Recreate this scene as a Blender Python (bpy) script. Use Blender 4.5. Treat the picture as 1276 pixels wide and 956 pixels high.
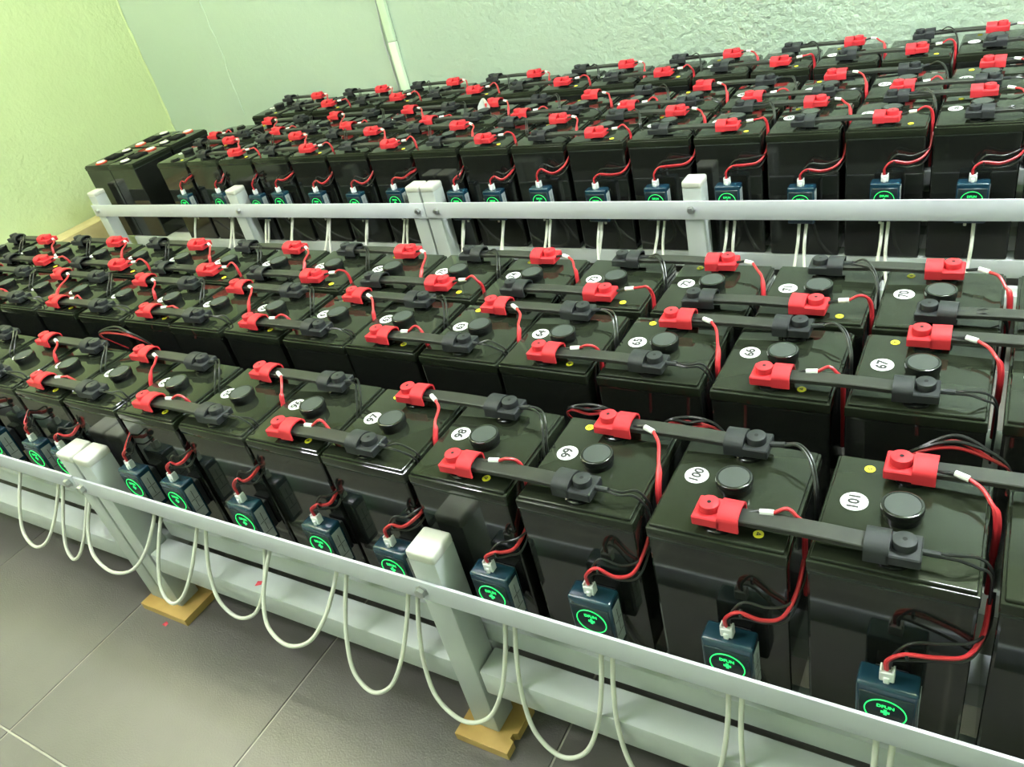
import bpy, bmesh, math, random
from mathutils import Matrix, Vector

# ------------------------------------------------------------------ clearing
for o in list(bpy.data.objects):
    bpy.data.objects.remove(o, do_unlink=True)
scene = bpy.context.scene
COL = scene.collection
S = 0.2            # metres per cell pitch: the scene is laid out in cell pitches
FZ = -3.1          # floor level in cell pitches (0 = top of the front cells' vent caps)
def W(x, y, z):
    return Vector((x * S, y * S, (z - FZ) * S))

# ------------------------------------------------------------------ camera
cam_d = bpy.data.cameras.new('camera')
cam_d.sensor_fit = 'HORIZONTAL'; cam_d.sensor_width = 36.0
cam_d.lens = 985.45 / 1276.0 * 36.0
cam_d.clip_start = 0.02; cam_d.clip_end = 60
cam = bpy.data.objects.new('camera', cam_d); COL.objects.link(cam)
R0 = Vector((0.85406, 0.47382, -0.21465)); R1 = Vector((0.11119, -0.56942, -0.81449)); R2 = Vector((-0.50815, 0.67176, -0.53901))
m = Matrix((R0, -R1, -R2)).transposed().to_4x4()
m.translation = W(0.36138, -3.97230, 3.73512)
cam.matrix_world = m
scene.camera = cam

# ------------------------------------------------------------------ world, light, exposure
wd = bpy.data.worlds.new('world'); scene.world = wd; wd.use_nodes = True
wd.node_tree.nodes['Background'].inputs[0].default_value = (0.8, 0.85, 0.9, 1)
wd.node_tree.nodes['Background'].inputs[1].default_value = 0.05
scene.view_settings.view_transform = 'Standard'
scene.view_settings.look = 'None'
scene.view_settings.exposure = 0.92
scene.view_settings.gamma = 1.0
scene.view_settings.use_curve_mapping = False
CEIL = 14.0
# fluorescent ceiling fittings: (x, y, along, power, colour)
LAMPS = [(-16.8, 2.0, 76, (1.0, 0.96, 0.70), 'nearest the left wall'),
         (-7.5, -1.0, 56, (0.88, 0.92, 1.0), 'above the middle of the racks'),
         (3.9, 4.6, 290, (0.86, 0.91, 1.0), 'above the right end of the racks'),
         (-12.5, -7.0, 110, (0.90, 0.88, 1.0), 'above the aisle before the front rack')]
LAMP_Z = CEIL - 1.6        # the battens hang on rods; their glowing tubes (built with the lamps below) light the room

# ------------------------------------------------------------------ materials
def mat(name, col, rough=0.5, metal=0.0, spec=0.5, emit=None, es=1.0, coat=0.0):
    mt = bpy.data.materials.new(name); mt.use_nodes = True
    b = mt.node_tree.nodes['Principled BSDF']
    b.inputs['Base Color'].default_value = (*col, 1); b.inputs['Roughness'].default_value = rough
    b.inputs['Metallic'].default_value = metal; b.inputs['Specular IOR Level'].default_value = spec
    b.inputs['Coat Weight'].default_value = coat
    if emit:
        b.inputs['Emission Color'].default_value = (*emit, 1); b.inputs['Emission Strength'].default_value = es
    return mt
def noise_mat(name, c1, c2, scale=6.0, detail=4.0, rough=0.5, bump=0.0, bscale=40.0, bdist=0.01, spec=0.5, lo=0.35, hi=0.65, rvar=0.0, obj=True):
    mt = mat(name, c1, rough, spec=spec); nt = mt.node_tree; N = nt.nodes; L = nt.links
    b = N['Principled BSDF']
    tc = N.new('ShaderNodeTexCoord'); out = tc.outputs['Object' if obj else 'Generated']
    n = N.new('ShaderNodeTexNoise'); n.inputs['Scale'].default_value = scale; n.inputs['Detail'].default_value = detail
    L.new(out, n.inputs['Vector'])
    r = N.new('ShaderNodeValToRGB'); r.color_ramp.elements[0].position = lo; r.color_ramp.elements[1].position = hi
    r.color_ramp.elements[0].color = (*c1, 1); r.color_ramp.elements[1].color = (*c2, 1)
    L.new(n.outputs['Fac'], r.inputs['Fac']); L.new(r.outputs['Color'], b.inputs['Base Color'])
    if rvar:
        mr = N.new('ShaderNodeMapRange'); mr.inputs['To Min'].default_value = rough - rvar; mr.inputs['To Max'].default_value = rough + rvar
        L.new(n.outputs['Fac'], mr.inputs['Value']); L.new(mr.outputs['Result'], b.inputs['Roughness'])
    if bump:
        n2 = N.new('ShaderNodeTexNoise'); n2.inputs['Scale'].default_value = bscale; n2.inputs['Detail'].default_value = 5
        L.new(out, n2.inputs['Vector'])
        bp = N.new('ShaderNodeBump'); bp.inputs['Strength'].default_value = bump; bp.inputs['Distance'].default_value = bdist
        L.new(n2.outputs['Fac'], bp.inputs['Height']); L.new(bp.outputs['Normal'], b.inputs['Normal'])
    return mt
def wall_mat(name, c1, c2, fine=0.5, rough_from=None):
    mt = noise_mat(name, c1, c2, scale=0.9, detail=3, rough=0.6, spec=0.35)
    nt = mt.node_tree; N = nt.nodes; L = nt.links; b = N['Principled BSDF']
    tc = N.new('ShaderNodeTexCoord')
    big = N.new('ShaderNodeTexNoise'); big.inputs['Scale'].default_value = 5.0; big.inputs['Detail'].default_value = 3
    peel = N.new('ShaderNodeTexNoise'); peel.inputs['Scale'].default_value = 38.0; peel.inputs['Detail'].default_value = 4; peel.inputs['Roughness'].default_value = 0.6
    mask = N.new('ShaderNodeTexNoise'); mask.inputs['Scale'].default_value = 1.3; mask.inputs['Detail'].default_value = 2
    for n in (big, peel, mask): L.new(tc.outputs['Object'], n.inputs['Vector'])
    mr = N.new('ShaderNodeMapRange'); mr.inputs['From Min'].default_value = 0.4; mr.inputs['From Max'].default_value = 0.65
    mr.inputs['To Min'].default_value = 0.45; mr.inputs['To Max'].default_value = 1.0
    L.new(mask.outputs['Fac'], mr.inputs['Value'])
    if rough_from:                                   # this wall was rendered coarser towards one end
        sp = N.new('ShaderNodeSeparateXYZ'); L.new(tc.outputs['Object'], sp.inputs[0])
        gx = N.new('ShaderNodeMapRange'); gx.inputs['From Min'].default_value = rough_from[0]; gx.inputs['From Max'].default_value = rough_from[1]
        gx.inputs['To Min'].default_value = 0.25; gx.inputs['To Max'].default_value = 1.0
        L.new(sp.outputs[0], gx.inputs['Value'])
        mm = N.new('ShaderNodeMath'); mm.operation = 'MULTIPLY'; L.new(peel.outputs['Fac'], mm.inputs[0]); L.new(gx.outputs['Result'], mm.inputs[1])
        peel_out = mm.outputs[0]
    else: peel_out = peel.outputs['Fac']
    mul = N.new('ShaderNodeMath'); mul.operation = 'MULTIPLY'; L.new(peel_out, mul.inputs[0]); L.new(mr.outputs['Result'], mul.inputs[1])
    b1 = N.new('ShaderNodeBump'); b1.inputs['Strength'].default_value = 0.15; b1.inputs['Distance'].default_value = 0.03
    L.new(big.outputs['Fac'], b1.inputs['Height'])
    b2 = N.new('ShaderNodeBump'); b2.inputs['Strength'].default_value = fine; b2.inputs['Distance'].default_value = 0.018
    L.new(mul.outputs[0], b2.inputs['Height']); L.new(b1.outputs['Normal'], b2.inputs['Normal'])
    L.new(b2.outputs['Normal'], b.inputs['Normal'])
    return mt
M = {}
M['wall_back'] = wall_mat('mint_plaster', (0.385, 0.475, 0.375), (0.41, 0.50, 0.40), 0.9, (-2.6, -0.9))
M['wall_left'] = wall_mat('yellow_green_plaster', (0.53, 0.615, 0.335), (0.56, 0.65, 0.365), 0.4)
M['ceiling'] = wall_mat('ceiling_paint', (0.60, 0.70, 0.44), (0.64, 0.72, 0.47), 0.2)
M['grout'] = noise_mat('grout', (0.34, 0.32, 0.27), (0.40, 0.37, 0.31), 20, rough=0.8)
M['tile'] = noise_mat('grey_floor_tile', (0.122, 0.111, 0.103), (0.148, 0.134, 0.124), 3.0, rough=0.29, bump=0.45, bscale=260, bdist=0.0016, rvar=0.03)
M['plastic'] = mat('black_gloss_plastic', (0.012, 0.013, 0.011), 0.07, spec=0.5)
M['lid'] = mat('black_gloss_lid', (0.016, 0.019, 0.012), 0.05, spec=0.30)
M['cap'] = mat('black_cap_plastic', (0.012, 0.013, 0.012), 0.12)
M['disc'] = mat('grey_cap_disc', (0.045, 0.052, 0.048), 0.6, spec=0.35)
M['red'] = noise_mat('red_rubber', (0.56, 0.026, 0.036), (0.61, 0.032, 0.044), 30, rough=0.55, spec=0.3)
M['blackrubber'] = noise_mat('black_rubber', (0.017, 0.0185, 0.020), (0.023, 0.025, 0.027), 30, rough=0.55, spec=0.35)
M['strap'] = noise_mat('strap_sleeve', (0.020, 0.021, 0.017), (0.026, 0.027, 0.021), 25, rough=0.5, spec=0.4)
M['matte'] = mat('matte_black', (0.006, 0.006, 0.006), 0.7, spec=0.2)
M['hole'] = mat('dark_hole', (0.004, 0.004, 0.004), 0.9)
M['redwire'] = mat('red_wire', (0.50, 0.024, 0.034), 0.35)
M['blackwire'] = mat('black_wire', (0.012, 0.012, 0.012), 0.3)
M['marker'] = mat('white_marker', (0.80, 0.80, 0.76), 0.5)
M['sticker'] = mat('white_sticker', (0.85, 0.86, 0.83), 0.5)
M['ink'] = mat('black_ink', (0.02, 0.02, 0.02), 0.6)
M['yellow'] = mat('yellow_sticker', (0.85, 0.75, 0.03), 0.5)
M['steel'] = noise_mat('white_painted_steel', (0.44, 0.465, 0.45), (0.50, 0.52, 0.50), 5, rough=0.42, bump=0.12, bscale=60, bdist=0.003)
M['steelrail'] = noise_mat('white_painted_rail', (0.57, 0.58, 0.62), (0.63, 0.64, 0.68), 4, rough=0.38, bump=0.08, bscale=60, bdist=0.002)
M['postcap'] = noise_mat('cream_post_cap', (0.66, 0.65, 0.60), (0.58, 0.57, 0.50), 14, rough=0.5)
M['bolt'] = mat('zinc_bolt', (0.55, 0.56, 0.55), 0.35, metal=0.9)
M['wood'] = noise_mat('varnished_wood', (0.48, 0.29, 0.08), (0.60, 0.38, 0.12), 12, rough=0.45)
M['timber'] = noise_mat('pale_timber', (0.50, 0.40, 0.20), (0.60, 0.50, 0.27), 10, rough=0.7)
M['cable'] = mat('ivory_cable', (0.68, 0.67, 0.58), 0.4)
M['monitor'] = mat('blue_monitor_shell', (0.008, 0.035, 0.058), 0.22, coat=0.3)
M['monitorface'] = mat('monitor_face', (0.016, 0.028, 0.036), 0.25)
M['glow'] = mat('green_light', (0.0, 0.1, 0.02), 0.4, emit=(0.02, 0.85, 0.14), es=1.0)
M['plug'] = mat('white_plug', (0.78, 0.79, 0.78), 0.4)
M['label'] = noise_mat('grey_label', (0.30, 0.32, 0.32), (0.38, 0.40, 0.40), 60, rough=0.5)
M['conduit'] = mat('painted_trunking', (0.66, 0.80, 0.58), 0.4)
M['greywire'] = mat('grey_wire', (0.45, 0.47, 0.50), 0.5)
M['copper'] = mat('pale_terminal_disc', (0.80, 0.76, 0.68), 0.45)
M['redring'] = mat('red_terminal_ring', (0.55, 0.06, 0.03), 0.5)
M['scrap'] = mat('red_scrap', (0.60, 0.03, 0.05), 0.5)
M['lampshell'] = mat('white_lamp_shell', (0.8, 0.8, 0.8), 0.4)

# ------------------------------------------------------------------ mesh helpers (coordinates in cell pitches)
def bm_new(): return bmesh.new()
def add_box(bm, c, d, bev=0.0, seg=1, mi=0):
    g = bmesh.ops.create_cube(bm, size=1.0, matrix=Matrix.Translation(c) @ Matrix.Diagonal((*d, 1)))
    vs = g['verts']
    if bev > 0:
        es = list({e for v in vs for e in v.link_edges})
        r = bmesh.ops.bevel(bm, geom=es, offset=bev, segments=seg, affect='EDGES', profile=0.5)
        fs = set(r['faces']) | {f for v in r['verts'] for f in v.link_faces}
    else:
        fs = {f for v in vs for f in v.link_faces}
    for f in fs: f.material_index = mi
    return fs
def add_cyl(bm, c, r, h, n=24, r2=None, axis='z', mi=0, bev=0.0):
    """cylinder whose base centre is c"""
    prof = [(0, 0), (r, 0), (r2 or r, h), (0, h)]
    if bev: prof = [(0, 0), (r, 0), (r2 or r, h - bev), ((r2 or r) - bev * 0.35, h - bev * 0.3), ((r2 or r) - bev, h), (0, h)]
    return add_lathe(bm, c, prof, n, axis, mi)
def add_lathe(bm, c, prof, n=24, axis='z', mi=0):
    rings = []; c = Vector(c)
    def P(r, z, a):
        x, y = r * math.cos(a), r * math.sin(a)
        v = {'z': (x, y, z), 'y': (x, -z, y), 'x': (z, x, y)}[axis]
        return c + Vector(v)
    for (r, z) in prof:
        if r <= 1e-6: rings.append([bm.verts.new(P(0, z, 0))])
        else: rings.append([bm.verts.new(P(r, z, 2 * math.pi * i / n)) for i in range(n)])
    fs = []
    for a, b in zip(rings, rings[1:]):
        for i in range(n):
            j = (i + 1) % n
            if len(a) == 1 and len(b) == 1: continue
            if len(a) == 1: vs = (a[0], b[j], b[i])
            elif len(b) == 1: vs = (a[i], a[j], b[0])
            else: vs = (a[i], a[j], b[j], b[i])
            fs.append(bm.faces.new(vs))
    for f in fs: f.material_index = mi
    return fs
def catmull(P, n=8):
    P = [Vector(p) for p in P]; P = [2 * P[0] - P[1]] + P + [2 * P[-1] - P[-2]]; o = []
    for i in range(1, len(P) - 2):
        a, b, c, d = P[i - 1:i + 3]
        for k in range(n):
            t = k / n
            o.append(0.5 * (2 * b + (c - a) * t + (2 * a - 5 * b + 4 * c - d) * t * t + (3 * b - a - 3 * c + d) * t ** 3))
    return o + [P[-2]]
def add_tube(bm, pts, r, n=8, mi=0, caps=True):
    """r: number, or function of 0..1 along the path"""
    pts = [Vector(p) for p in pts]; N = len(pts); prev = None; rings = []
    for i, p in enumerate(pts):
        t = (pts[min(i + 1, N - 1)] - pts[max(i - 1, 0)]).normalized()
        if prev is None:
            u = t.orthogonal().normalized()
        else:
            u = (prev - t * prev.dot(t)).normalized()
        prev = u; v = t.cross(u)
        rr = r(i / (N - 1)) if callable(r) else r
        rings.append([bm.verts.new(p + (u * math.cos(2 * math.pi * k / n) + v * math.sin(2 * math.pi * k / n)) * rr) for k in range(n)])
    for a, b in zip(rings, rings[1:]):
        for k in range(n):
            bm.faces.new((a[k], a[(k + 1) % n], b[(k + 1) % n], b[k])).material_index = mi
    if caps:
        bm.faces.new(list(reversed(rings[0]))).material_index = mi; bm.faces.new(rings[-1]).material_index = mi
def add_extrude(bm, prof, x0, x1, mi=0):
    """closed (y,z) outline extruded along x"""
    a = [bm.verts.new((x0, y, z)) for y, z in prof]; b = [bm.verts.new((x1, y, z)) for y, z in prof]; n = len(prof)
    fs = [bm.faces.new((a[i], b[i], b[(i + 1) % n], a[(i + 1) % n])) for i in range(n)]
    fs += [bm.faces.new(a), bm.faces.new(list(reversed(b)))]
    for f in fs: f.material_index = mi
def mesh(name, bm, mats, smooth=40):
    bmesh.ops.recalc_face_normals(bm, faces=bm.faces[:])
    bmesh.ops.scale(bm, vec=(S, S, S), verts=bm.verts[:])
    me = bpy.data.meshes.new(name); bm.to_mesh(me); bm.free()
    for k in (mats if isinstance(mats, (list, tuple)) else [mats]): me.materials.append(M[k])
    if smooth:
        me.shade_smooth()
        me.set_sharp_from_angle(angle=math.radians(smooth))
    return me
def put(name, me, parent=None, loc=None, rz=0.0, rot=None):
    o = bpy.data.objects.new(name, me); COL.objects.link(o)
    if parent is not None:
        o.parent = parent
        if loc is not None: o.location = Vector(loc) * S
    elif loc is not None: o.location = W(*loc)
    if rot: o.rotation_euler = rot
    elif rz: o.rotation_euler = (0, 0, rz)
    return o
def thing(name, loc, label, cat, group=None, rz=0.0):
    o = put(name, None, None, loc, rz); o.empty_display_size = 0.02
    o['label'] = label; o['category'] = cat
    if group: o['group'] = group
    return o
def tag(o, label, cat, group=None):
    o['label'] = label; o['category'] = cat
    if group: o['group'] = group
    return o
def struct(o):
    o['kind'] = 'structure'; return o
ORD = ['first', 'second', 'third', 'fourth', 'fifth', 'sixth', 'seventh', 'eighth', 'ninth', 'tenth', 'eleventh', 'twelfth', 'thirteenth', 'fourteenth', 'fifteenth', 'sixteenth', 'seventeenth', 'eighteenth']

# ------------------------------------------------------------------ the room
XL, YB, XR, YF = -20.4, 10.95, 7.0, -15.0
def slab(name, x0, x1, y0, y1, z0, z1, mk):
    bm = bm_new(); add_box(bm, ((x0 + x1) / 2, (y0 + y1) / 2, (z0 + z1) / 2), (x1 - x0, y1 - y0, z1 - z0))
    o = put(name, mesh(name, bm, mk, 0)); o.location = (0, 0, -FZ * S)
    return struct(o)
floor = slab('floor', XL, XR, YF, YB, FZ - 0.4, FZ - 0.012, 'grout')
slab('ceiling', XL, XR, YF, YB, CEIL, CEIL + 0.4, 'ceiling')
wall_back = slab('wall_back', XL - 0.6, XR + 0.6, YB, YB + 0.6, FZ - 0.4, CEIL + 0.4, 'wall_back')
wall_left = slab('wall_left', XL - 0.6, XL, YF, YB, FZ - 0.4, CEIL + 0.4, 'wall_left')
slab('wall_right', XR, XR + 0.6, YF, YB, FZ - 0.4, CEIL + 0.4, 'wall_back')
slab('wall_front', XL - 0.6, XR + 0.6, YF - 0.6, YF, FZ - 0.4, CEIL + 0.4, 'wall_back')
# tiles 3.03 pitches (0.6 m) square, each its own piece under the floor
T = 3.01; GX0, GY0 = -8.65, -2.895
bm = bm_new(); add_box(bm, (0, 0, -0.02), (T - 0.022, T - 0.022, 0.04), 0.006)
tile_me = mesh('floor_tile', bm, 'tile')
for i in range(-4, 6):
    for j in range(-5, 5):
        x, y = GX0 + (i + 0.5) * T, GY0 + (j + 0.5) * T
        if x - T / 2 < XL or x + T / 2 > XR or y - T / 2 < YF or y + T / 2 > YB + 0.2: continue
        t = put('floor_tile', tile_me); t.parent = floor; t.location = Vector((x, y, FZ)) * S
# plaster seam on the back wall (a raised trowel ridge) and at the corner
random.seed(4)
bm = bm_new()
add_tube(bm, [(-17.28 + random.uniform(-.05, .05), YB - 0.0, -0.3 + k * 0.25) for k in range(26)], lambda t: 0.02 + 0.012 * math.sin(t * 60), 6)
o = put('plaster_seam', mesh('plaster_seam', bm, 'wall_back')); o.parent = wall_back
bm = bm_new()
add_tube(bm, [(XL + 0.01, YB - 0.02 + random.uniform(-.03, .03), -3 + k * 0.3) for k in range(46)], lambda t: 0.03 + 0.014 * math.sin(t * 90), 6)
o = put('plaster_seam', mesh('plaster_seam', bm, 'wall_left')); o.parent = wall_left

# ------------------------------------------------------------------ racks
def beam(parent, name, x0, x1, y0, y1, z0, z1, mk='steel', bev=0.02):
    bm = bm_new(); add_box(bm, (0, 0, 0), (x1 - x0, y1 - y0, z1 - z0), bev, 2)
    return put(name, mesh(name, bm, mk), parent, ((x0 + x1) / 2, (y0 + y1) / 2, (z0 + z1) / 2))
bm = bm_new(); add_lathe(bm, (0, 0, 0), [(0, 0), (0.062, 0), (0.062, 0.012), (0.05, 0.012), (0.05, 0.05), (0.04, 0.055), (0, 0.055)], 6, 'y')
bolt_me = mesh('bolt', bm, 'bolt')
def post(parent, x, y, ztop):
    w = 0.28
    z0 = FZ + 0.1 if (y < 0 and -9 < x < 0) else FZ          # two front feet stand on wooden pads
    p = beam(parent, 'post', x, x + w, y, y + 0.29, z0, ztop - 0.09)
    bm = bm_new(); add_box(bm, (0, 0, 0), (w + 0.004, 0.302, 0.11), 0.032, 3)
    put('post_cap', mesh('post_cap', bm, 'postcap'), p, (0, 0, (ztop - 0.09 - z0) / 2 + 0.035))
    return p
def rack(label, x0, x1, yf, rows, zb, posts, rail, ztop, bolts, railz, back_posts=True, group=None):
    """rows: centre y of each row of cells; zb: level the cells stand on"""
    r = thing('battery_rack', (x0, yf, FZ), label, 'rack', group)
    r.location = (0, 0, -FZ * S)
    for x in posts: post(r, x, yf, ztop)
    ye = rows[-1] + 0.62
    if back_posts:
        for x in posts: beam(r, 'post', x, x + 0.3, ye, ye + 0.29, FZ, zb + 0.4)
    xs = sorted(posts)
    for a, b in zip(xs, xs[1:]):                       # front ledge between the posts
        beam(r, 'front_ledge', a + 0.305, b - 0.005, yf + 0.012, yf + 0.30, zb - 0.61, zb - 0.295)
    for y in rows:
        for d in (-0.407, 0.30):
            beam(r, 'support_beam', x0 + 0.36, x1 - 0.36, y + d - 0.148, y + d + 0.148, zb - 0.262, zb)
    for x in posts: beam(r, 'cross_beam', x + 0.02, x + 0.28, yf + 0.3, ye, zb - 0.60, zb - 0.264)
    rx0, rx1, ry = rail
    ro = beam(r, 'rail', rx0, rx1, yf - ry - 0.031, yf - ry - 0.003, railz[0], railz[1], 'steelrail', 0.008)
    for (bx, bz) in bolts:
        b = put('bolt', bolt_me, ro); b.location = Vector((bx - (rx0 + rx1) / 2, -0.014, bz - (railz[0] + railz[1]) / 2)) * S
        b.rotation_euler = (0, random.uniform(0, 1), 0)
    return r
ZB1, ZB2 = -1.76, -1.739
ROWS1 = [0.0, 1.585, 2.69]; ROWS2 = [7.17, 8.37, 10.15]
rack('white steel front rack, right section with one post beside cell 98', -8.17, 1.9, -0.872, ROWS1, ZB1, [-8.165, -3.47, 1.5], (-8.40, 1.95, 0.0), -0.60,
     [(-8.29, -1.06), (-3.41, -1.03)], (-1.15, -0.925))
rack('white steel front rack, left section running out of the picture', -18.0, -8.17, -0.872, ROWS1, ZB1, [-8.49, -13.2, -17.9], (-18.0, -8.415, 0.0), -0.60,
     [(-8.53, -1.02)], (-1.14, -0.915), back_posts=True)
rack('white steel back rack, right section from the doubled post', -8.17, 1.9, 6.22, ROWS2, ZB2, [-8.205, -3.57, 1.5], (-8.19, 1.95, 0.0), -0.45,
     [(-7.95, -0.88), (-3.45, -0.86)], (-1.01, -0.73))
rack('white steel back rack, left section ending by the green wall', -18.0, -8.17, 6.22, ROWS2, ZB2, [-8.52, -13.15, -17.95], (-17.98, -8.20, 0.0), -0.45,
     [(-8.35, -0.88), (-12.93, -0.88), (-17.8, -0.88)], (-1.02, -0.74))

# wooden pads under the front feet
def pad(x0, x1, y0, y1, label, notch=True):
    bm = bm_new()
    out = [(x0, y0), (x1 - 0.0, y0), (x1, y0 + 0.13), (x1 - 0.045, y0 + 0.15), (x1 - 0.045, y0 + 0.2), (x1, y0 + 0.22), (x1, y1), (x0, y1)] if notch else [(x0, y0), (x1, y0), (x1, y1), (x0, y1)]
    cx, cy = (x0 + x1) / 2, (y0 + y1) / 2
    lo = [bm.verts.new((x - cx, y - cy, 0)) for x, y in out]; hi = [bm.verts.new((x - cx, y - cy, 0.1)) for x, y in out]
    n = len(out)
    for i in range(n): bm.faces.new((lo[i], lo[(i + 1) % n], hi[(i + 1) % n], hi[i]))
    bm.faces.new(hi); bm.faces.new(list(reversed(lo)))
    tag(put('wooden_pad', mesh('wooden_pad', bm, 'wood', 0), None, (cx, cy, FZ)), label, 'wood pad', 'pads under the rack feet')
pad(-3.61, -3.02, -1.03, -0.50, 'yellow-brown wooden pad with a notched edge under the single front post')
pad(-8.54, -7.67, -1.02, -0.50, 'yellow-brown wooden pad under the doubled front posts', False)

# timber ledge along the left wall
bm = bm_new(); add_box(bm, (0, 0, 0), (0.62, 5.0, 1.5), 0.03, 2)
tag(put('timber_ledge', mesh('timber_ledge', bm, 'timber'), None, (XL + 0.35, 5.05, FZ + 0.75)), 'pale timber ledge along the foot of the green left wall', 'ledge')

# ------------------------------------------------------------------ trunking on the back wall
t = thing('cable_trunking', (-11.68, YB, 0), 'pale green cable trunking running down the back wall', 'trunking')
for (z0, z1) in ((-3.0, 1.02), (1.03, 11.0)):
    bm = bm_new(); add_box(bm, (0, 0, 0), (0.2, 0.1, z1 - z0), 0.018, 2)
    put('trunking_length', mesh('trunking_length', bm, 'conduit'), t, (0, -0.052, (z0 + z1) / 2))
bm = bm_new()
add_tube(bm, catmull([(-0.17, -0.02, 11), (-0.16, -0.03, 4), (-0.15, -0.02, 2.6), (-0.17, -0.035, 1.8), (-0.24, -0.04, 1.0), (-0.22, -0.03, 0.4), (-0.2, -0.03, -1.5)], 8), 0.014, 6)
put('loose_wire', mesh('loose_wire', bm, 'greywire'), t)

# ------------------------------------------------------------------ batteries: shared meshes (origin at the middle of the base)
H = 1.66           # height of a cell in the front rack
HB = 1.765         # the back rack's cells are a little larger
def cell_meshes(h, d):
    bm = bm_new(); add_box(bm, (0, 0, (h - 0.11) / 2), (0.922, d - 0.008, h - 0.11), 0.02, 2)
    body = mesh('battery_body', bm, 'plastic', 18)
    bm = bm_new()
    add_box(bm, (0, 0, h - 0.071), (0.930, d, 0.094), 0.012, 4)
    add_box(bm, (0, 0, h - 0.025), (0.892, d - 0.038, 0.05), 0.012, 4)
    return body, mesh('battery_lid', bm, 'lid', 18)
CELL = {'front': cell_meshes(H, 1.02), 'back': cell_meshes(HB, 1.10)}
bm = bm_new()
add_lathe(bm, (0, 0, 0), [(0, -0.005), (0.116, -0.005), (0.116, 0.03), (0.124, 0.036), (0.126, 0.085), (0.122, 0.096), (0.115, 0.10), (0.107, 0.10), (0.104, 0.094), (0, 0.094)], 40)
cap_me = mesh('vent_cap', bm, 'cap', 30)
bm = bm_new(); add_cyl(bm, (0, 0, 0.0935), 0.1035, 0.0045, 36); disc_me = mesh('cap_disc', bm, 'disc', 30)
bm = bm_new(); add_lathe(bm, (0, 0, -0.005), [(0, 0), (0.105, 0), (0.105, 0.025), (0.085, 0.035), (0.085, 0.048), (0, 0.048)], 20)
term_me = mesh('terminal', bm, 'cap', 30)
bm = bm_new(); add_cyl(bm, (0, 0, 0), 0.084, 0.004, 32); sticker_me = mesh('number_sticker', bm, 'sticker', 30)
bm = bm_new(); add_cyl(bm, (0, 0, 0), 0.034, 0.004, 20); ysticker_me = mesh('warning_sticker', bm, 'yellow', 30)
bm = bm_new()
tri = [(-0.016, -0.012), (0.018, -0.008), (-0.004, 0.019)]; tri_i = [(-0.006, -0.004), (0.007, -0.002), (-0.002, 0.007)]
a = [bm.verts.new((x, y, 0.0052)) for x, y in tri]; b = [bm.verts.new((x, y, 0.0052)) for x, y in tri_i]
for i in range(3): bm.faces.new((a[i], a[(i + 1) % 3], b[(i + 1) % 3], b[i]))
ymark_me = mesh('warning_mark', bm, 'ink', 0)

# number digits: text turned to mesh
_txt = {}
def prepare_text(strings, size, font_scale=1.0):
    objs = {}
    for s in strings:
        c = bpy.data.curves.new('txt', 'FONT'); c.body = s; c.size = size * S; c.align_x = 'CENTER'; c.align_y = 'CENTER'; c.extrude = 0.0006 * S; c.resolution_u = 3
        c.offset = 0.036 * size * S
        o = bpy.data.objects.new('txt', c); COL.objects.link(o); objs[s] = o
    bpy.context.view_layer.update(); dg = bpy.context.evaluated_depsgraph_get()
    res = {}
    for s, o in objs.items():
        me = bpy.data.meshes.new_from_object(o.evaluated_get(dg)); res[s] = me
    for s, o in objs.items():
        c = o.data; bpy.data.objects.remove(o, do_unlink=True); bpy.data.curves.remove(c)
    return res
NUM = prepare_text([str(i) for i in range(1, 100)], 0.112)
NUM.update(prepare_text(['100', '101', '102'], 0.095))
for me in NUM.values(): me.name = 'number'; me.materials.clear(); me.materials.append(M['ink'])

def battery(x, y, z, num, red_front, label, group, detail=True, jit=0.0):
    body_me, lid_me = CELL['front' if detail else 'back']; h, ty = (H, 0.365) if detail else (HB, 0.39)
    b = thing('battery', (x, y, z + 0.003), label, 'battery', group)
    b.rotation_euler = (0, 0, jit)
    put('body', body_me, b); put('lid', lid_me, b)
    c = put('vent_cap', cap_me, b, (0.0, 0.0, h)); put('cap_disc', disc_me, c)
    put('terminal', term_me, b, (0.0, -ty, h)); put('terminal', term_me, b, (0.0, ty, h))
    st = put('number_sticker', sticker_me, b, (-0.285, 0.05, h), random.uniform(-.15, .15))
    d = put('number', NUM[str(num)], st, (0, 0, 0.0045)); d.rotation_euler = (0, 0, math.radians(90))
    yx, yy = (0.25, -(ty + 0.02)) if red_front else (-0.25, (ty + 0.02))
    ys = put('warning_sticker', ysticker_me, b, (yx + random.uniform(-.02, .02), yy, h), random.uniform(-1, 1))
    if detail: put('warning_mark', ymark_me, ys)
    return b

# ------------------------------------------------------------------ terminal covers, straps and sense wires
def cover_mesh(mk):
    """hood opens towards +x; z from the lid surface"""
    bm = bm_new()
    add_box(bm, (-0.055, 0, 0.085), (0.19, 0.215, 0.075), 0.008, 1)
    w, t = 0.1075, 0.016
    outer = [(-w, 0.045)] + [(-w * math.cos(a) , 0.115 + 0.062 * math.sin(a)) for a in [math.pi * k / 12 for k in range(13)]] + [(w, 0.045)]
    inner = [(w - t, 0.045)] + [((w - t) * math.cos(a), 0.115 + 0.046 * math.sin(a)) for a in [math.pi * k / 12 for k in range(13)]] + [(-w + t, 0.045)]
    add_extrude(bm, outer + inner, 0.03, 0.155)
    add_extrude(bm, [(-w, 0.046), *outer[1:-1], (w, 0.046)], 0.018, 0.032)
    return mesh('terminal_cover', bm, mk, 35)
def knob_mesh(mk):
    bm = bm_new(); add_cyl(bm, (-0.055, 0, 0.115), 0.068, 0.062, 24, bev=0.008)
    add_cyl(bm, (-0.055, 0, 0.1772), 0.014, 0.001, 10, mi=1)
    return mesh('cover_knob', bm, [mk, 'hole'], 35)
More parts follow.
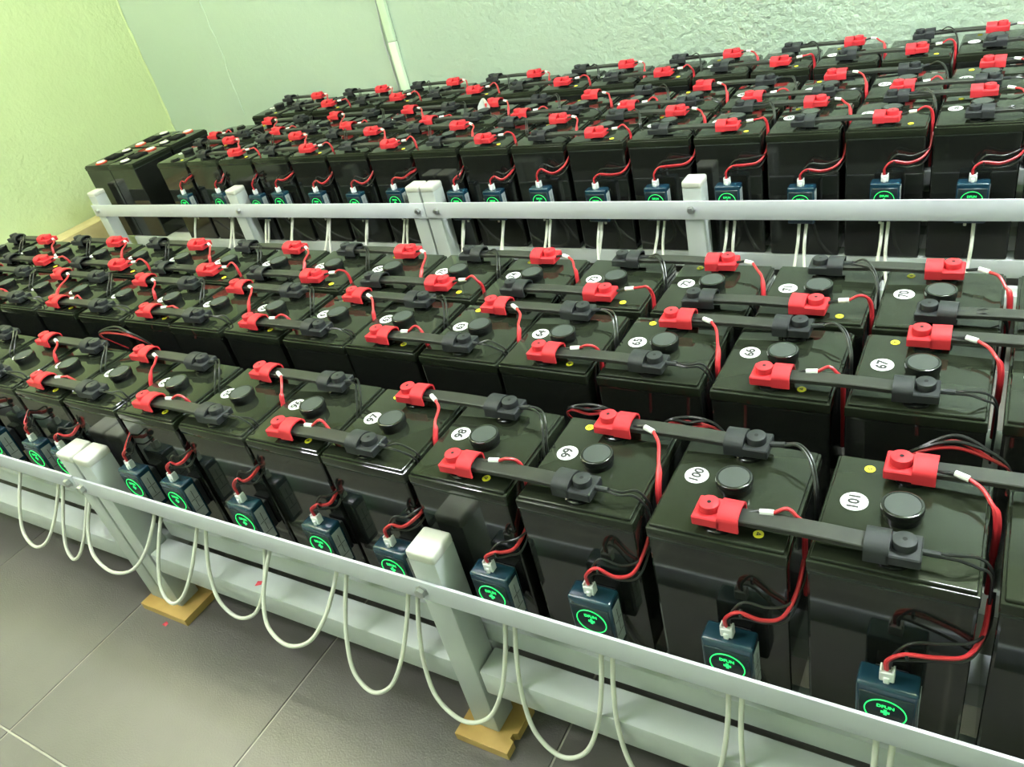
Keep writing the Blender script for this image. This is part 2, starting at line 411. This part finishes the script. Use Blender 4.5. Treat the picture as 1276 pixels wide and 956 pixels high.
COVER = {k: (cover_mesh(k), knob_mesh(k)) for k in ('red', 'blackrubber')}

def redwire_meshes(front, seed):
    rnd = random.Random(seed + (100 if front else 0)); j = lambda a: rnd.uniform(-a, a); rch = (0.34, 0.12, 0.22, 0.16, 0.28)[seed]
    if front:
        P = [(.15, .035, .10), (.235, .05 + j(.01), .12)]
        Q = [(.235, .05, .12), (.32, .06 + j(.01), .125)]
        Rr = [Q[-1], (.40, .07 + j(.02), .15 + j(.03)), (.465, .085 + j(.03), .13 + j(.02)), (.495, .09 + j(.03), .02), (.50, .08, -.16), (.50, .08, -.6)]
    else:
        P = [(.15, -.03, .11), (.245, -.04 + j(.01), .13)]
        Q = [(.245, -.04, .13), (.325, -.08 + j(.015), .125)]
        Rr = [Q[-1], (.40, -.12 - .15 * rch + j(.02), .12 + j(.02)), (.455, -.16 - .5 * rch + j(.02), .09 + j(.02)), (.485, -.16 - .75 * rch, .05), (.50, -.16 - rch, -.05), (.50, -.18 - rch, -.25), (.50, -.18 - rch, -.6)]
    path = catmull(Rr, 6)
    bm = bm_new()
    add_tube(bm, path, (lambda t: 0.013 + (0.006 if front else 0.010) * max(0, min(1, (t - .38) * 9)) * (1 if t < .85 else .4)), 8)
    w = mesh('sense_wire', bm, 'redwire')
    bm = bm_new(); add_tube(bm, [P[0], P[1]], 0.014, 8); lug = mesh('wire_lug', bm, 'blackwire')
    bm = bm_new(); add_tube(bm, Q, 0.0215, 8); mk = mesh('wire_marker', bm, 'marker')
    return w, lug, mk
def blackwire_mesh(front, seed):
    rnd = random.Random(seed + (300 if front else 200)); j = lambda a: rnd.uniform(-a, a)
    bm = bm_new()
    for s in (-1, 1):
        if front:
            P = [(.13, .0, .10), (.23, .01 * s, .10), (.33, .015 * s + j(.02), .105 + j(.02)), (.42, .03 * s + .03, .08 + j(.02)), (.48, .04 + .025 * s, .02), (.502, .06 + .02 * s, -.12), (.502, .06, -.55)]
        else:
            P = [(.13, .0, .11), (.23, .01 * s, .125), (.33, -.03 + .02 * s, .16 + j(.03)), (.42, -.11 + .03 * s + j(.02), .14), (.475, -.22 + .03 * s, .06), (.50, -.30 + .03 * s, -.06), (.502, -.34 + .02 * s, -.5)]
        add_tube(bm, catmull(P, 6), 0.0095, 6)
    me = mesh('sense_wire', bm, 'blackwire')
    bm = bm_new(); add_tube(bm, [(.13, .0, .10 if front else .11), (.235, .0, .102 if front else .126)], 0.02, 8)
    return me, mesh('wire_boot', bm, 'blackrubber')
REDW = {(f, s): redwire_meshes(f, s) for f in (True, False) for s in range(5)}
BLKW = {(f, s): blackwire_mesh(f, s) for f in (True, False) for s in range(5)}
def strap_mesh(L):
    bm = bm_new(); n = 10; w, t = 0.066, 0.018
    rows = []
    for i in range(n + 1):
        x = -0.02 + (L + 0.04) * i / n; z = 0.092 + 0.014 * math.sin(math.pi * i / n)
        rows.append([bm.verts.new((x, y, z + dz)) for y, dz in ((-w, -t), (w, -t), (w, t * .7), (w * .9, t), (-w * .9, t), (-w, t * .7))])
    for a, b in zip(rows, rows[1:]):
        for k in range(6): bm.faces.new((a[k], a[(k + 1) % 6], b[(k + 1) % 6], b[k]))
    bm.faces.new(list(reversed(rows[0]))); bm.faces.new(rows[-1])
    return mesh('strap', bm, 'strap', 30)
def link(xl, xr, y, zlid, red_left, front, label, group, seed, right_pitch=1.0):
    """connector from the cell at xl to the cell at xr (left < right); y: line of the posts"""
    L = xr - xl
    k = thing('cell_connector', (xl, y, zlid + 0.003), label, 'connector', group)
    put('strap', strap_mesh(L), k)
    for (x, isred, rz, gap) in ((0.0, red_left, 0.0, L / 2 - 0.5), (L, not red_left, math.pi, right_pitch / 2 - 0.5)):
        cm, km = COVER['red' if isred else 'blackrubber']
        c = put('terminal_cover', cm, k, (x, 0, 0), rz + random.uniform(-.04, .04)); put('cover_knob', km, c)
        c['label'] = 'red rubber terminal cover' if isred else 'black rubber terminal cover'
        s = (seed * 7 + int(isred) * 3) % 5
        if isred:
            w, lug, mk = REDW[(front, s)]
            wo = put('sense_wire', w, k, (x + gap, 0, 0)); wo['label'] = 'red sense wire'
            put('wire_lug', lug, wo); put('wire_marker', mk, wo)
        else:
            w, bt = BLKW[(front, s)]
            wo = put('sense_wire', w, k, (x + gap, 0, 0)); wo['label'] = 'pair of thin black sense wires'
            put('wire_boot', bt, wo)
    return k

XA = {0: 0.026, 1: -1.01, 2: -2.037, 3: -3.046, 4: -4.016, 5: -4.978, 6: -5.947, 7: -6.967, 8: -7.964, 9: -8.964, 10: -9.962, 11: -10.98, 12: -12.0, 13: -13.02, 14: -14.04, 15: -15.06, -1: 1.04}
XB = {0: -.038, 1: -1.064, 2: -2.086, 3: -3.098, 4: -4.046, 5: -5.048, 6: -5.979, 7: -7.001, 8: -7.998, 9: -8.96, 10: -9.99, 11: -11.06, 12: -12.08, 13: -13.1, 14: -14.12, 15: -15.14, -1: 0.98}
XC = {0: -.026, 1: -1.013, 2: -2.0, 3: -3.024, 4: -4.022, 5: -5.021, 6: -6.002, 7: -6.992, 8: -7.999, 9: -8.991, 10: -10.03, 11: -11.06, 12: -12.11, 13: -13.15, 14: -14.2, 15: -15.22, -1: 0.99}
XD = {i: -0.02 - i * 1.0 for i in range(-1, 16)}
XE = {i: 0.0 - i * 1.0 for i in range(-1, 16)}
XF = {i: -0.03 - i * 1.0 for i in range(-1, 16)}
BY = {'A': ROWS1[0], 'B': ROWS1[1], 'C': ROWS1[2], 'D': ROWS2[0], 'E': ROWS2[1], 'F': ROWS2[2]}
ROWN = {'A': 'front row of front rack', 'B': 'middle row of front rack', 'C': 'rear row of front rack',
        'D': 'front row of back rack', 'E': 'middle row of back rack', 'F': 'rear row by back wall'}
NUMOF = {'A': lambda i: 101 - i, 'B': lambda i: 67 - i, 'C': lambda i: 70 + i, 'D': lambda i: 36 + i, 'E': lambda i: 33 - i, 'F': lambda i: 2 + i}
random.seed(11)
for row, X in (('A', XA), ('B', XB), ('C', XC), ('D', XD), ('E', XE), ('F', XF)):
    near = row in 'ABC'
    zb = ZB1 if near else ZB2
    for i in sorted(X):
        redf = (i % 2 == 1)
        if i < 0: lab = 'glossy black battery cut off by the right picture edge, %s' % ROWN[row]
        elif row in 'ABC': lab = 'glossy black battery with sticker %d, %s whole one from right, %s' % (NUMOF[row](i), ORD[i], ROWN[row])
        else: lab = 'glossy black battery, %s from right in the %s' % (ORD[i], ROWN[row])
        battery(X[i], BY[row] + random.uniform(-.012, .012), zb, NUMOF[row](i), redf, lab, 'batteries in the ' + ROWN[row], near, random.uniform(-.008, .008))
    # connectors
    atype = row in 'ABE'
    for front in (True, False):
        ty = 0.365 if near else 0.39; dy = -ty if front else ty; nl = 0
        for i in sorted(X):
            # i = right-hand cell, i+1 = left-hand cell of the pair
            if (i + 1) not in X: continue
            if atype: ok = (i % 2 == 0) if front else (i % 2 == 1)
            else: ok = (i % 2 == 1) if front else (i % 2 == 0)
            if not ok: continue
            red_left = atype
            side = 'front' if front else 'rear'
            nl += 1
            lab = 'strap with red and black covers, %s %s one from right, %s' % (ORD[nl - 1], side, ROWN[row])
            link(X[i + 1], X[i], BY[row] + dy, zb + (H if near else HB), red_left, front, lab, 'connectors of the ' + ROWN[row], i + (5 if front else 0), (X[i - 1] - X[i]) if (i - 1) in X else 1.0)

# ------------------------------------------------------------------ four spare cells without covers, by the left wall
bm = bm_new(); add_lathe(bm, (0, 0, 0), [(0, 0), (0.135, 0), (0.135, 0.022), (0.1, 0.03), (0, 0.03)], 24); ring_me = {}
ring_me['red'] = mesh('terminal_ring', bm, 'redring')
bm = bm_new(); add_lathe(bm, (0, 0, 0), [(0, 0), (0.135, 0), (0.135, 0.022), (0.1, 0.03), (0, 0.03)], 24); ring_me['plain'] = mesh('terminal_ring', bm, 'cap')
bm = bm_new(); add_cyl(bm, (0, 0, 0.026), 0.105, 0.018, 24, bev=0.006); tdisc_me = mesh('terminal_disc', bm, 'copper')
bm = bm_new(); add_box(bm, (0, 0, 0.02), (0.34, 0.34, 0.04), 0.012); add_box(bm, (0, 0, 0.04), (0.28, 0.28, 0.02), 0.006); vent_me = mesh('vent_plate', bm, 'matte')
for cx, sx in ((-17.79, 'left'), (-16.87, 'right')):
    for cy, sy in ((7.20, 'front'), (8.36, 'rear')):
        b = thing('battery', (cx, cy, ZB2 + 0.003), 'black battery with bare terminals, %s %s of the four unwired ones' % (sy, sx), 'battery', 'unwired batteries by the left wall')
        body_me, lid_me = CELL['back']; put('body', body_me, b); put('lid', lid_me, b)
        put('vent_plate', vent_me, b, (0, 0, HB))
        for y, k in ((-0.37, 'red' if sx == 'left' else 'plain'), (0.37, 'plain' if sx == 'left' else 'red')):
            t = put('terminal', ring_me[k], b, (0, y, HB)); put('terminal_disc', tdisc_me, t)

# ------------------------------------------------------------------ battery monitors
bm = bm_new()
add_box(bm, (0, 0.0, 0), (0.35, 0.17, 0.52), 0.022, 3)
shell_me = mesh('monitor_shell', bm, 'monitor', 40)
bm = bm_new(); add_box(bm, (0, 0.125, -0.02), (0.2, 0.09, 0.34), 0.01); mount_me = mesh('mount_bracket', bm, 'blackrubber', 40)
bm = bm_new()
add_box(bm, (0, -0.088, -0.02), (0.31, 0.012, 0.44), 0.005)
face_me = mesh('face_plate', bm, 'monitorface', 40)
bm = bm_new()
pts = [(0.118 * math.cos(a), 0, 0.118 * math.sin(a)) for a in [2 * math.pi * k / 48 for k in range(49)]]
add_tube(bm, pts, 0.0038, 6, caps=False); ring_g = mesh('light_ring', bm, 'glow', 60)
bm = bm_new()
for (dx, dz, w, h) in ((0, 0, .018, .05), (0, 0, .05, .018)):
    add_box(bm, (dx, 0, dz), (w, 0.003, h))
sym_me = mesh('light_symbol', bm, 'glow', 0)
TX = prepare_text(['DFUN'], 0.038)['DFUN']; TX.name = 'lit_lettering'; TX.materials.clear(); TX.materials.append(M['glow'])
bm = bm_new(); add_box(bm, (0, 0, 0), (0.004, 0.115, 0.40), 0.001); side_me = mesh('side_label', bm, 'label', 0)
bm = bm_new()
for z in (-0.09, 0.04): add_box(bm, (0.0025, 0, z), (0.001, 0.1, 0.006))
for z in (0.1, -0.02): add_box(bm, (0.0025, 0.0, z), (0.001, 0.006, 0.1))
sideprint_me = mesh('label_print', bm, 'ink', 0)
bm = bm_new(); add_box(bm, (0, 0, 0), (0.15, 0.006, 0.022), 0.004); slot_me = mesh('grey_bar', bm, 'label', 40)
bm = bm_new()
add_box(bm, (0, 0, 0.045), (0.085, 0.065, 0.08), 0.006)
add_box(bm, (0, -0.035, 0.02), (0.034, 0.02, 0.06), 0.005)
for x in (-0.036, 0.036): add_box(bm, (x, 0, 0.09), (0.012, 0.055, 0.03), 0.003)
plug_me = mesh('plug', bm, 'plug', 40)
bm = bm_new(); add_cyl(bm, (0, 0, -0.07), 0.018, 0.075, 10); boot_me = mesh('cable_boot', bm, 'cable', 40)
def harness(seed, dx):
    """wires from the plug (at origin) to the gap at dx; returns red and black meshes"""
    rnd = random.Random(seed); j = lambda a: rnd.uniform(-a, a)
    up = 0.10 + rnd.uniform(0, .10); sag = rnd.uniform(-.06, .04)
    base = [(0, 0, .08), (0.005, .0, .08 + up * .6), (0.09, .02, .09 + up), (dx * .55, .05, .07 + up + sag), (dx * .85, .11, .10 + up + sag + j(.03)), (dx, .24, .16 + up), (dx + 0.01, .40, .30 + up)]
    out = []
    for mk, offs in (('redwire', ((-.012, 0, 0), (-.005, -.01, .018))), ('blackwire', ((.012, .015, -.01), (.02, .03, .03)))):
        bm = bm_new()
        for k, of in enumerate(offs):
            pp = []
            for n, q in enumerate(base):
                s = 1.0 if 0 < n < 6 else 0.7
                e = (0, .0, .0) if mk == 'redwire' else (0, 0.02 * (n > 2), (-.05 + .1 * k) * (1 if 2 <= n <= 4 else 0))
                pp.append((q[0] + of[0] * s + e[0], q[1] + of[1] * s + e[1], q[2] + of[2] * s + e[2]))
            add_tube(bm, catmull(pp, 7), 0.0125 if mk == 'redwire' else 0.0095, 7)
        out.append(mesh('monitor_wires', bm, mk))
    bm = bm_new(); q = Vector(base[2]); add_tube(bm, [q + Vector((-.004, 0, -.002)), q + Vector((.012, .002, .0))], 0.03, 8); out.append(mesh('cable_tie', bm, 'blackwire'))
    return out
def monitor(x, yface, z, gapx, seed, label, group):
    mo = thing('battery_monitor', (x, yface - 0.181, z), label, 'battery monitor', group)
    put('shell', shell_me, mo); put('mount_bracket', mount_me, mo)
    f = put('face_plate', face_me, mo)
    put('light_ring', ring_g, f, (0, -0.096, 0.045)); put('light_symbol', sym_me, f, (0, -0.096, 0.045), rot=(0, math.radians(0), 0))
    tx = put('lit_lettering', TX, f, (0, -0.0965, 0.098)); tx.rotation_euler = (math.radians(90), 0, 0)
    put('grey_bar', slot_me, f, (0.02, -0.095, -0.115))
    s = put('side_label', side_me, mo, (0.176, -0.005, 0)); put('label_print', sideprint_me, s)
    pl = put('plug', plug_me, mo, (-0.01, 0.0, 0.255)); pl['label'] = 'white plug'
    rw, bw, tie = harness(seed, gapx - x + 0.01)
    w = put('monitor_wires', rw, mo, (-0.01, 0, 0.255)); w['label'] = 'pair of red wires'
    put('cable_tie', tie, w)
    w = put('monitor_wires', bw, mo, (-0.01, 0, 0.255)); w['label'] = 'pair of black wires'
    for dx in (-0.05, 0.05): put('cable_boot', boot_me, mo, (dx, 0.02, -0.26))
    return mo
MA = {0: (.075, -.80), 1: (-.90, -.80), 2: (-1.904, -.745), 3: (-2.79, -.80), 4: (-3.816, -.83), 5: (-4.66, -.80), 6: (-5.67, -.79), 7: (-6.683, -.75), 8: (-7.40, -.735), 9: (-8.72, -.72), 10: (-9.325, -.72), 11: (-10.3, -.72), -1: (1.10, -.80)}
for i, (x, zt) in MA.items():
    monitor(x, -0.502, zt - 0.26, XA[i] + 0.507, 40 + i, ('blue battery monitor with green light ring, %s from right on the front rack' % ORD[i + 1]), 'monitors on the front rack')
MD = {0: 0.0, 1: -.969, 2: -1.991, 3: -2.976, 4: -4.03, 5: -5.0, 6: -5.98, 7: -6.87, 8: -7.60, 9: -8.93, 10: -9.9, 11: -10.85, 12: -11.85, 13: -12.52, 14: -13.62, 15: -14.75}
for i, x in MD.items():
    monitor(x, BY['D'] - 0.55, -0.60 + 0.025 * math.sin(i * 2.3) - 0.26, XD[i] + 0.507, 80 + i, 'blue battery monitor with green light ring, %s from right on the back rack' % ORD[i], 'monitors on the back rack')

# ------------------------------------------------------------------ ivory cables looping from monitor to monitor
def loop_pts(a, b, y0, z0, yb, zb, n=10):
    w = b - a
    def pt(k, s): return (a + s * w, y0 + (yb - y0) * min(1, k * 1.02), z0 + (zb - z0) * k)
    return catmull([pt(0, 0), pt(.3, .0), pt(.62, .05), pt(.88, .2), pt(1, .5), pt(.88, .8), pt(.62, .95), pt(.3, 1), pt(0, 1)], n)
LB = {10: (-1.24, -2.14), 9: (-1.20, -2.16), 8: (-1.24, -2.02), 7: (-1.26, -2.16), 6: (-1.10, -2.24), 5: (-1.28, -2.04), 4: (-1.24, -2.38), 3: (-1.12, -2.50), 2: (-1.06, -2.57), 1: (-1.05, -2.6), 0: (-1.05, -2.6), -1: (-1.05, -2.5)}
def cable(pts, label, group, r=0.021):
    bm = bm_new(); o0 = Vector(pts[0]); add_tube(bm, [Vector(p) - o0 for p in pts], r, 8)
    tag(put('data_cable', mesh('data_cable', bm, 'cable', 60), None, tuple(o0)), label, 'cable', group)
for i in range(-1, 11):
    a, b = MA[i + 1][0] + 0.05, MA[i][0] - 0.05
    z0 = min(MA[i][1], MA[i + 1][1]) - 0.58
    yb, zb = LB[i]
    cable(loop_pts(a, b, -0.657, z0, yb, zb), 'ivory cable looping below the front rail, %s loop from right' % ORD[i + 1], 'cable loops of the front rack')
random.seed(23)
for i in range(0, 15):
    cr = random.choice((-1, 1, 1)) * 0.05
    a, b = MD[i + 1] + cr, MD[i] + random.uniform(-.06, .06)
    cable(loop_pts(a, b, BY['D'] - 0.70, -1.16, BY['D'] - 1.25, -2.1 + random.uniform(-.2, .1)), 'ivory cable hanging below the back rail, %s loop from right' % ORD[i], 'cable loops of the back rack', 0.022)

# ------------------------------------------------------------------ wire bundles in the gap behind the front row
def bundle(x, y, z, w, h, label):
    t = thing('wire_bundle', (x, y, z), label, 'wires', 'wire bundles behind the front row')
    for mk, dz in (('redwire', 0.0), ('blackwire', 0.05)):
        bm = bm_new()
        for k in range(2):
            add_tube(bm, catmull([(0, .25, -.35), (-.02, .06, -.08), (.06, 0, .04 + dz * .5), (w * .5, .02 + k * .03, h + dz + k * .03), (w * .9, .04, .02 + dz), (w + .05, .12, -.12), (w + .06, .2, -.4)], 8), 0.012, 6)
        put('wire', mesh('wire', bm, mk), t)
bundle(-0.02, 0.62, -0.12, 0.55, 0.10, 'tall loop of red and black wires behind the rightmost whole front battery')
bundle(-2.66, 0.66, -0.22, 0.42, 0.0, 'red and black wires in the gap behind cells 98 and 99')
bundle(-1.80, 0.70, -0.24, 0.42, 0.0, 'red and black wires lying behind the third strap from right')
bundle(-9.25, 0.62, -0.05, 0.75, 0.06, 'red and black wires behind the strap of cell 92')

# ------------------------------------------------------------------ small loose things
bm = bm_new()
vs = [bm.verts.new(v) for v in ((-.04, -.025, 0.002), (.035, -.03, .002), (.045, .015, .01), (-.01, .03, .012), (-.01, -.005, .02))]
for f in ((0, 1, 4), (1, 2, 4), (2, 3, 4), (3, 0, 4), (3, 2, 1, 0)): bm.faces.new([vs[k] for k in f])
scr = mesh('plastic_scrap', bm, 'scrap', 0)
tag(put('plastic_scrap', scr, None, (-8.01, -1.10, FZ)), 'tiny red plastic scrap on the floor beside a wooden pad', 'scrap', 'red scraps')
tag(put('plastic_scrap', scr, None, (-6.09, -0.755, ZB1 - 0.295), 0.6), 'tiny red plastic scrap lying on the front ledge', 'scrap', 'red scraps')
bm = bm_new(); add_lathe(bm, (0, 0, 0), [(0.05, 0), (0.075, 0), (0.075, 0.62), (0.05, 0.62), (0.05, 0)], 16, 'x')
tag(put('pipe_offcut', mesh('pipe_offcut', bm, 'postcap'), None, (-15.6, 6.44, ZB2 - 0.26), -0.3), 'short pale pipe offcut lying behind the back rail at left', 'pipe')
bm = bm_new()
n = 9
r1 = [bm.verts.new((-.13 + .26 * k / (n - 1), 0.05 * math.sin(k * .5), 0)) for k in range(n)]
r2 = [bm.verts.new((-.13 + .26 * k / (n - 1), 0.05 * math.sin(k * .5) + .03, 0.05 + 0.17 * math.sin(math.pi * (k + .5) / n))) for k in range(n)]
for k in range(n - 1): bm.faces.new((r1[k], r1[k + 1], r2[k + 1], r2[k]))
r = bmesh.ops.solidify(bm, geom=bm.faces[:], thickness=0.008)
tag(put('paper_tag', mesh('paper_tag', bm, 'sticker', 60), None, (-8.16, 8.62, ZB2 + HB), 0.2), 'white paper tag standing beside a red cover in the back rack', 'paper')

# ------------------------------------------------------------------ ceiling lamps (fittings around the lights set at the top)
for (x, y, pw, col, where) in LAMPS:
    l = thing('ceiling_lamp', (x, y, LAMP_Z), 'white fluorescent ceiling lamp ' + where, 'lamp', 'ceiling lamps')
    bm = bm_new(); add_box(bm, (0, 0, -0.2), (6.2, 0.34, 0.3), 0.04, 2); put('housing', mesh('housing', bm, 'lampshell'), l)
    M['lamp_glow'] = mat('lit_tube', (0.9, 0.9, 0.9), 0.4, emit=col, es=pw)
    for dy in (-0.4, 0.4):
        bm = bm_new(); add_lathe(bm, (-2.9, dy, -0.3), [(0, 0), (.08, 0), (.08, 5.8), (0, 5.8)], 10, 'x'); put('tube', mesh('tube', bm, 'lamp_glow'), l)
    for dx in (-2.98, 2.98):
        bm = bm_new(); add_box(bm, (dx, 0, -0.3), (0.14, 0.98, 0.12), 0.02); put('tube_holder', mesh('tube_holder', bm, 'lampshell'), l)
    for dx in (-2.2, 2.2):
        bm = bm_new(); add_cyl(bm, (dx, 0, -0.06), 0.04, 1.66, 8); put('hanging_rod', mesh('hanging_rod', bm, 'lampshell'), l)
